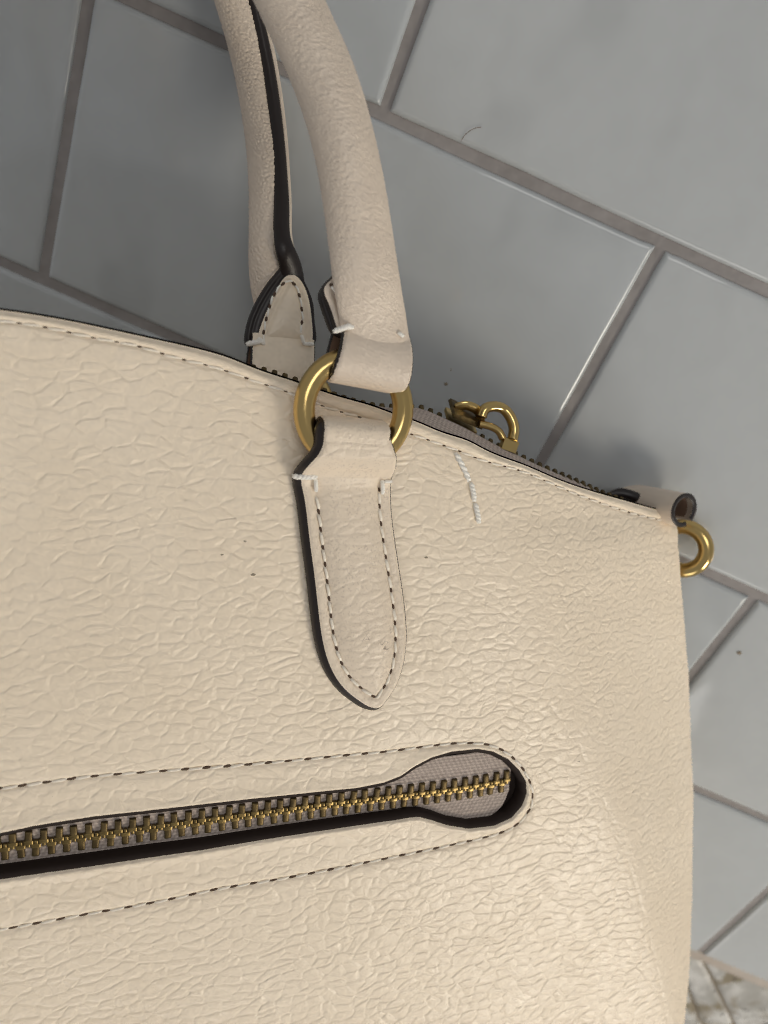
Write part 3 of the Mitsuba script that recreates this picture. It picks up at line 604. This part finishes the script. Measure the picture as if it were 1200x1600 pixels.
# front handle: from the ring up and over to the left, out of the picture
FH = [(-6.04,34.07,7.60),(-7.37,40.55,7.40),(-9.63,48.00,8.60),(-11.58,57.49,8.20),(-14.02,68.94,7.40),(-17.14,80.13,6.00),(-21.29,90.51,4.00),(-26.34,100.18,2.00),(-30.60,107.95,0.00)]
FH = FH + [(-39, 118, -4), (-58, 131, -8), (-78, 136, -10), (-100, 132, -8), (-120, 117, -4), (-136, 92, 2), (-146, 60, 7), (-150, 36, 9)]
half = [(7.4, 1.4), (7.3, 2.4), (7.0, 3.8), (6.7, 5.2), (6.4, 6.0)] + [(6.35, 6.2)] * 22 + [(6.6, 4.6), (6.9, 2.6)]
handle(part('handle'), FH, half, 'handle_leather', 14)
labels[part('handle')] = {'label': 'cream rolled leather front handle'}
EAR = np.array([(-14.65,51.29,6.00),(-16.86,49.43,6.00),(-18.25,47.53,6.00),(-17.31,44.95,6.00),(-15.92,41.87,6.00),(-14.39,39.02,6.00),(-10.28,37.75,6.00),(-4.60,38.17,6.00),(-0.32,39.28,6.00),(-1.09,44.01,6.00),(-2.75,49.12,6.00),(-5.46,51.19,6.00),(-11.06,51.15,6.00)])[:, :2]
ear_out, ear_z = plate(part('handle__end_flap'), EAR, 4.2, 2.4, 0.6, 'handle_leather', seed=15, groove=1.8, gs=0.5, flare=0.25)
EARB = np.array([(-16.01,48.97,3.50),(-17.61,47.92,3.50),(-18.10,46.85,3.50),(-17.57,44.32,3.50),(-16.16,41.05,3.50),(-14.50,38.69,3.50),(-11.67,38.50,3.50),(-12.01,44.54,3.50),(-14.31,48.23,3.50)])[:, :2]
plate(part('handle__end_flap__painted_edge'), EARB, 1.6, 2.4, 0.0, 'black_edge', seed=18, groove=1.0, gs=0.2, flare=0.2)
edge_st = np.array([(-16.94,48.20,7.00),(-15.77,46.54,7.00),(-14.56,44.36,7.00),(-13.48,42.15,7.00),(-12.67,40.15,7.00)])[:, :2]
stitch_row(part('handle__end_flap__stitch'), edge_st, 2.5, 'white_thread', lambda x, y: ear_z(x, y) + 0.5, r=0.3, lift=0.3, hole=0.4, fill=0.7, seed=4)

def twisted(name, a, b, r, lift=0.3, sag=0.35, turns=4, bsdf='white_thread'):
    """two thick strands of thread twisted together between two holes"""
    a, b = np.asarray(a, float), np.asarray(b, float); n = 60; s = np.linspace(0, 1, n)
    mid = a + (b - a) * s[:, None]; mid[:, 2] += lift * np.sin(np.pi * s)**0.5 - sag * (1 - np.sin(np.pi * s)**0.4)
    d = (b - a) / np.linalg.norm(b - a); u = np.cross(d, [0, 0, 1.0]); w = np.cross(u, d)
    ms = []
    for k in (0, np.pi):
        an = 2 * np.pi * turns * s + k; q = mid + (np.cos(an)[:, None] * u + np.sin(an)[:, None] * w) * r * 0.42
        ms.append(tube(q, r * 0.80 * np.sqrt(np.clip(np.minimum(s, 1 - s) * 14, 0.15, 1)), 8))
    putm(name, ms, bsdf)
def on(x, y, dz=0.0): return [x, y, float(surf_z(x, y)[0]) + dz]
BT = np.array([(17.14,13.98,-0.53),(21.30,7.33,-0.68),(21.66,7.02,-0.68),(22.93,2.53,-0.70),(23.14,2.06,-0.70),(24.62,-2.81,-0.70)])
for i in (0, 2, 4): twisted(part('bar_tack'), on(*BT[i, :2], 0.15), on(*BT[i + 1, :2], 0.15), 0.60, turns=2.5)
TT = np.array([(-22.29,8.34,3.50),(-17.08,8.56,3.50),(-17.48,7.99,3.50),(-17.20,5.19,3.50),(-2.20,7.93,3.50),(-1.84,4.74,3.50),(-1.57,7.65,3.50),(0.10,7.67,3.50)])
twisted(part('handle_tab__bar_tack'), TT[0] + [0, 0, -1.0], TT[1] + [0, 0, 0.1], 0.62, lift=0.8, turns=3)
twisted(part('handle_tab__bar_tack'), TT[2], TT[3], 0.42, turns=3)
twisted(part('handle_tab__bar_tack'), TT[4], TT[5], 0.42, turns=3)
twisted(part('handle_tab__bar_tack'), TT[6], TT[7], 0.34, turns=3)
ET = np.array([(-16.61,39.01,9.00),(-13.02,40.56,9.00),(-13.81,39.99,9.00),(-12.46,40.23,9.00),(-2.63,39.82,9.00),(-1.44,39.13,9.00)])
twisted(part('handle__end_flap__bar_tack'), ET[0], ET[1], 0.5, lift=0.6, turns=3)
twisted(part('handle__end_flap__bar_tack'), ET[2], ET[3], 0.4, turns=2)
twisted(part('handle__end_flap__bar_tack'), ET[4], ET[5], 0.36, turns=2)

# ---- the back handle
BZ0 = -34.0
BH = [(-16.61,40.22,-40.00),(-18.88,48.11,-39.50),(-20.37,54.30,-39.00),(-21.15,62.06,-39.00),(-21.22,70.11,-41.00),(-21.51,79.71,-43.00),(-22.29,89.24,-45.00),(-23.89,98.33,-46.00),(-25.92,106.16,-46.00),(-28.53,113.35,-45.00),(-31.04,119.59,-44.00),(-34.68,126.31,-42.00)]
BH = BH + [(-66, 150, -40), (-90, 160, -38), (-116, 150, -38), (-136, 126, -38), (-148, 92, -38), (-154, 55, -38), (-156, 32, -38)]
half = [(6.2, 2.2), (6.0, 3.2), (5.4, 4.4)] + [(5.2, 5.3)] * 22 + [(6.4, 4.6), (7.4, 2.6)]
P, t, a, b, hw, ht = handle(part('handle'), BH, half, 'handle_leather', 23, gs=0.36)
labels[part('handle_001')] = {'label': 'cream rolled back handle with a black painted seam'}
H2 = part('handle_001')
# painted seam ridge along its right front

seam2 = [(-15.81,52.89,-36.00),(-16.82,56.70,-34.40),(-18.38,59.75,-33.00),(-19.11,63.15,-34.00),(-19.11,69.54,-36.00),(-19.32,77.45,-38.00),(-19.93,86.85,-40.00),(-21.41,97.28,-41.00),(-23.22,105.89,-41.50),(-25.27,112.51,-41.00),(-27.65,118.69,-40.00),(-31.49,125.26,-38.00)]
sp, _ = spline(seam2, step=0.5)
v, f = tube(sp, np.stack([np.interp(np.linspace(0, 1, len(sp)), [0, 0.15, 0.5, 1], [3.3, 2.1, 1.7, 1.4]), np.full(len(sp), 1.5)], 1), 16)
put(H2 + '__seam', v, f, 'black_edge', label='black painted seam of the back handle')
sp2 = sp + [1.9, 0, -1.2]
v, f = tube(sp2, np.stack([np.full(len(sp2), 0.9), np.full(len(sp2), 1.6)], 1), 12)
put(H2 + '__welt', v, f, 'handle_leather')
LEAFB = np.array([(-16.89,57.52,-33.50),(-18.92,55.77,-33.50),(-21.38,52.44,-33.50),(-24.11,47.86,-33.50),(-26.18,43.04,-33.50),(-27.02,39.23,-33.50),(-26.94,36.73,-33.50),(-21.61,36.48,-33.50),(-15.02,36.63,-33.50),(-9.53,37.98,-33.50),(-9.77,42.95,-33.50),(-10.31,47.21,-33.50),(-12.01,51.47,-33.50),(-14.17,55.17,-33.50),(-15.74,57.33,-33.50)])[:, :2]
lb_, lbz = plate(H2 + '__end_leaf', LEAFB, -36.4, 2.2, 0.0, 'black_edge', seed=16, groove=1.2, gs=0.2)
LEAF = np.array([(-17.02,54.21,-33.00),(-18.28,53.31,-33.00),(-19.65,51.02,-33.00),(-21.00,48.11,-33.00),(-22.48,44.56,-33.00),(-23.65,41.35,-33.00),(-24.16,37.24,-33.00),(-18.44,36.54,-33.00),(-10.65,37.57,-33.00),(-10.57,42.87,-33.00),(-11.27,47.09,-33.00),(-12.61,51.06,-33.00),(-14.55,53.68,-33.00),(-15.72,54.34,-33.00)])[:, :2]
lf_, lfz = plate(H2 + '__end_lining', LEAF, -34.6, 1.0, 0.9, 'cream_leather', seed=17, groove=1.7, gs=0.75)
li = np.array([(-22.94,36.84,-32.50),(-23.05,39.82,-32.50),(-22.38,43.61,-32.50),(-21.25,48.05,-32.50),(-19.90,50.65,-32.50),(-18.03,52.37,-32.50),(-16.58,52.82,-32.50),(-15.05,51.41,-32.50),(-13.94,48.40,-32.50),(-13.25,44.21,-32.50),(-13.73,39.90,-32.50),(-13.78,37.34,-32.50)])[:, :2]
stitch_row(H2 + '__end_lining__stitch', li, 3.3, 'white_thread', lambda x, y: lfz(x, y) + 0.4, r=0.27, lift=0.2, hole=0.36, fill=0.72, seed=6)
prof = [(8.5, 2.2), (5.5, 3.4), (2.5, 4.3), (-1.0, 4.6), (-4.6, 3.4), (-6.2, 0.4), (-5.4, -3.0), (-2, -4.6), (3, -4.2), (7, -2.4)]
bl = np.array([(-18.04,30.65,-33.00)])[0]
loop_strip(H2 + '__loop', prof, 16.0, 2.0, frame([bl[0], bl[1], -36.0], -0.04), 'cream_leather', seed=19)
ET = np.array([(-27.42,36.37,-32.50),(-23.77,37.41,-32.50),(-24.44,38.15,-32.50),(-22.94,36.69,-32.50),(-13.55,39.59,-32.50),(-12.96,37.72,-32.50),(-12.96,37.56,-32.50),(-10.27,37.59,-32.50)])
for i, r in ((0, 0.6), (2, 0.45), (4, 0.42), (6, 0.45)): twisted(H2 + '__bar_tack', ET[i], ET[i + 1], r, turns=2)
RB = np.array([(-15.99,20.50,-36.00)])[0]
ring(part('handle_ring'), RB, 11.1, 2.05, frame(RB, 0, 0.0, 0.0), 'brass')
labels[part('handle_ring_001')] = {'label': 'brass ring of the back handle, mostly hidden behind the bag edge'}

# ---- the top zipper
TZ = part('top_zipper')
teeth_px = np.array([(-37.76,31.39,-17.00),(-29.77,30.74,-17.00),(-21.48,29.19,-17.00),(-12.06,26.41,-17.00),(-2.27,23.83,-17.00),(6.43,23.13,-17.00),(13.58,23.33,-16.50),(19.64,21.37,-16.00),(24.70,19.38,-15.00),(31.76,16.11,-14.00),(38.95,13.11,-13.00),(48.27,9.57,-12.00),(58.84,6.06,-12.50),(69.18,2.49,-13.50),(79.17,-0.43,-15.00)])
tl, td = spline(np.vstack([[-150, 36, -17], [-90, 36, -17], teeth_px]), 900)
front = np.column_stack([tl[:, 0] - 1.0, top_of(np.clip(tl[:, 0] - 1.0, XL, XR)) - 0.6, -wrap(tl[:, 0] - 1.0, top_of(np.clip(tl[:, 0] - 1, XL, XR))) - 2.0])
sv = np.linspace(0, 1, 14)[:, None, None]
Zr = front[None] * (1 - sv) + tl[None] * sv
Zr[..., 1] += 1.3 * np.sin(np.pi * np.linspace(0, 1, 14))[:, None] * np.clip(np.abs(tl[None, :, 2] + 2) / 10, 0, 1) * np.exp(-((tl[None, :, 0] - 22) / 30)**2)
v = Zr.reshape(-1, 3)
uv = np.stack([v[:, 0] * 0.9 + v[:, 2] * 0.5, v[:, 2] * 1.4 + v[:, 1]], 1)
put(TZ + '__tape', v, quads(14, 900, flip=True), 'zip_tape', uv=uv)
rear = np.column_stack([tl[:, 0] - 1.0, top_of(np.clip(tl[:, 0] - 1.0, XL, XR)) - 6.0, np.full(900, -33.0)])
v, nr, nc = lattice([tl + [0, -0.3, -0.3], rear])
put(TZ + '__tape', v, quads(nr, nc, flip=True), 'zip_tape', uv=np.stack([v[:, 0] * 0.9, v[:, 2] * 1.4], 1))
dcum = np.r_[0, np.cumsum(np.linalg.norm(np.diff(tl, axis=0), axis=1))]
s = 66.0; i = 0
while s < dcum[-1] - 1:
    c = np.array([np.interp(s, dcum, tl[:, k]) for k in range(3)]); d = np.array([np.interp(s, dcum, td[:, k]) for k in range(3)]); d /= np.linalg.norm(d)
    upv = np.array([0, 0.75, 0.66]); upv -= d * (upv @ d); upv /= np.linalg.norm(upv); w = np.cross(d, upv)
    v, f = rbox(0.6, 0.55, 1.2, 0.22)
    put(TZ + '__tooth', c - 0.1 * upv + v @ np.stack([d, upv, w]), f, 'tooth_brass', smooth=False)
    s += 2.55; i += 1
# slider, bail and pull
S3 = np.array([(19.34,23.99,-15.00),(31.96,19.32,-15.00),(25.57,21.69,-15.00),(33.51,22.34,-15.00),(40.00,18.95,-15.00),(38.81,15.90,-15.00),(36.95,14.39,-13.00)])
sd = S3[1] - S3[0]; sd /= np.linalg.norm(sd); su = np.array([0.2, 0.8, 0.5]); su -= sd * (su @ sd); su /= np.linalg.norm(su); sw = np.cross(sd, su)
Bm = np.stack([sd, su, sw]); c0 = (S3[0] + S3[1]) / 2
SL = TZ + '__slider'
def loc(v, c=c0): return c + np.asarray(v) @ Bm
v, f = hull([(-4.6, 1.5, 3.6), (-4.6, 1.5, -3.6), (-4.6, 0.3, 3.8), (-4.6, 0.3, -3.8), (4.6, 1.1, 2.4), (4.6, 1.1, -2.4), (4.6, 0.1, 2.6), (4.6, 0.1, -2.6), (0, 1.7, 3.0), (0, 1.7, -3.0), (-5.2, 0.9, 3.2), (-5.2, 0.9, -3.2)])
put(SL, loc(v), f, 'tooth_brass', smooth=30)
v, f = hull([(-4.4, -1.2, 3.6), (-4.4, -1.2, -3.6), (-4.4, -2.2, 3.4), (-4.4, -2.2, -3.4), (4.2, -1.3, 2.4), (4.2, -1.3, -2.4), (4.2, -2.2, 2.2), (4.2, -2.2, -2.2)])
put(SL + '__bottom_plate', loc(v), f, 'aged_brass', smooth=30)
br, _ = spline([(-3.6, 1.2, 0), (-2.2, 2.9, 0), (0.4, 3.4, 0), (2.8, 2.8, 0), (4.0, 1.0, 0)], 30)
v, f = tube(loc(br), np.stack([np.full(30, 1.3), np.full(30, 0.6)], 1), 12, up=tuple(sw))
put(SL + '__bridge', v, f, 'brass')
RINGP = np.array([(28.76,22.03,-12.00),(29.47,23.99,-12.00),(32.08,24.91,-12.00),(35.06,24.23,-12.00),(36.77,21.94,-11.00),(37.51,19.25,-10.50),(36.95,16.67,-10.00)])
rp, _ = spline(RINGP, 50)
v, f = tube(rp, np.stack([np.full(50, 1.35), np.full(50, 1.5)], 1), 14)
put(SL + '__pull_ring', v, f, 'brass')
BARP = np.array([(27.94,20.43,-11.50),(30.79,19.94,-11.00),(33.17,18.77,-10.50),(34.36,16.92,-10.00)])
rp, _ = spline(BARP, 30)
v, f = tube(rp, np.stack([np.full(30, 0.95), np.full(30, 1.1)], 1), 12)
put(SL + '__pull_ring', v, f, 'brass')
PL = np.array([(33.68,14.62,-10.00),(34.77,17.37,-10.50),(38.93,16.19,-10.50),(37.83,13.43,-10.00)])
v, f = hull(np.vstack([PL + [0, 0, 0.9], PL + [0, 0, -0.9], PL * 1 + [0.15, -0.1, 0.4]]))
put(SL + '__pull_clasp', v, f, 'brass', smooth=25)

# ---- strap loop and ring at the right end
SP = np.array([(86.88,-3.23,-32.00),(94.19,-2.25,-30.00),(97.95,-2.26,-15.00)])
ax = SP[2] - SP[1]; ax /= np.linalg.norm(ax)
uy = np.array([0, 1.0, 0.1]); uy -= ax * (uy @ ax); uy /= np.linalg.norm(uy); uz = np.cross(ax, uy)
cen = SP[2]; Mx = np.stack([ax, uy, uz], 1)
th_ = np.linspace(-0.6 * np.pi, 1.25 * np.pi, 60); sL = np.linspace(-22, 0, 40)
Rl = 5.0
def cyl(r, sarr, wob=0.0):
    g = wob * grain(np.broadcast_to(sarr[:, None], (len(sarr), 60)), np.broadcast_to(th_ * 4.6, (len(sarr), 60)), 0.45, 31)
    return (np.stack([np.broadcast_to(sarr[:, None], g.shape) + 0 * g, (r + g) * np.sin(th_), (r + g) * np.cos(th_) * 1.15], -1).reshape(-1, 3)) @ Mx.T + cen
SLP = part('strap_loop')
v = cyl(Rl, sL, 0.7); f = quads(40, 60)
put(SLP, v, f if trimesh.Trimesh(v, f, process=False).volume > 0 else f[:, ::-1], 'handle_leather')
ed = [cyl(r, np.array([s]))  for r, s in ((Rl, 0.0), (Rl + 0.05, 0.3), (Rl - 0.5, 0.45), (Rl - 1.2, 0.35), (Rl - 1.35, 0.0))]
v, nr, nc = lattice(ed)
put(SLP + '__painted_edge', v, quads(nr, nc), 'dark_edge_two')
v = cyl(Rl - 1.35, sL[::4]); put(SLP + '__lining', v, quads(10, 60), 'brown_lining')
gap = np.array([(82.04,-0.59,-28.00),(84.87,0.40,-28.00),(88.09,0.01,-27.00),(91.73,-1.56,-26.00),(93.54,-3.34,-25.00)])
gp, _ = spline(gap, 40)
v, f = tube(gp, np.stack([np.full(40, 1.6), 1.5 * np.sin(np.pi * np.linspace(0.03, 0.97, 40))**0.6], 1), 14)
put(part('zip_end_stop'), v, f, 'black_edge')
RD = np.array([(108.19,-16.25,-25.00)])[0]
ring(part('strap_ring'), RD, 6.9, 2.3, frame(RD, 0.0, -0.85, 0.0), 'brass')
labels[part('strap_ring')] = {'label': 'brass strap ring at the right end of the bag'}

# ---------------------------------------------------------------- lamps, beyond the frame
for name, pos, aim, (hx_, hy_), rad in LAMPS:
    scene[name] = {'type': 'rectangle', 'to_world': T().look_at(origin=list(pos), target=list(aim), up=[0.1, 0.3, 1]).scale([hx_, hy_, 1]),
                   'emitter': {'type': 'area', 'radiance': rgb(*rad)}, 'bsdf': {'type': 'diffuse', 'reflectance': rgb(0.8, 0.8, 0.8)}}
    labels[name] = {'label': {'reading_lamp': 'bright square lamp head low to the right of the bag', 'ceiling_lamp': 'wide dim square ceiling lamp beyond the stone floor', 'ceiling_lamp_001': 'dim square ceiling lamp in front of the open top of the bag'}[name], 'category': 'lamp'}
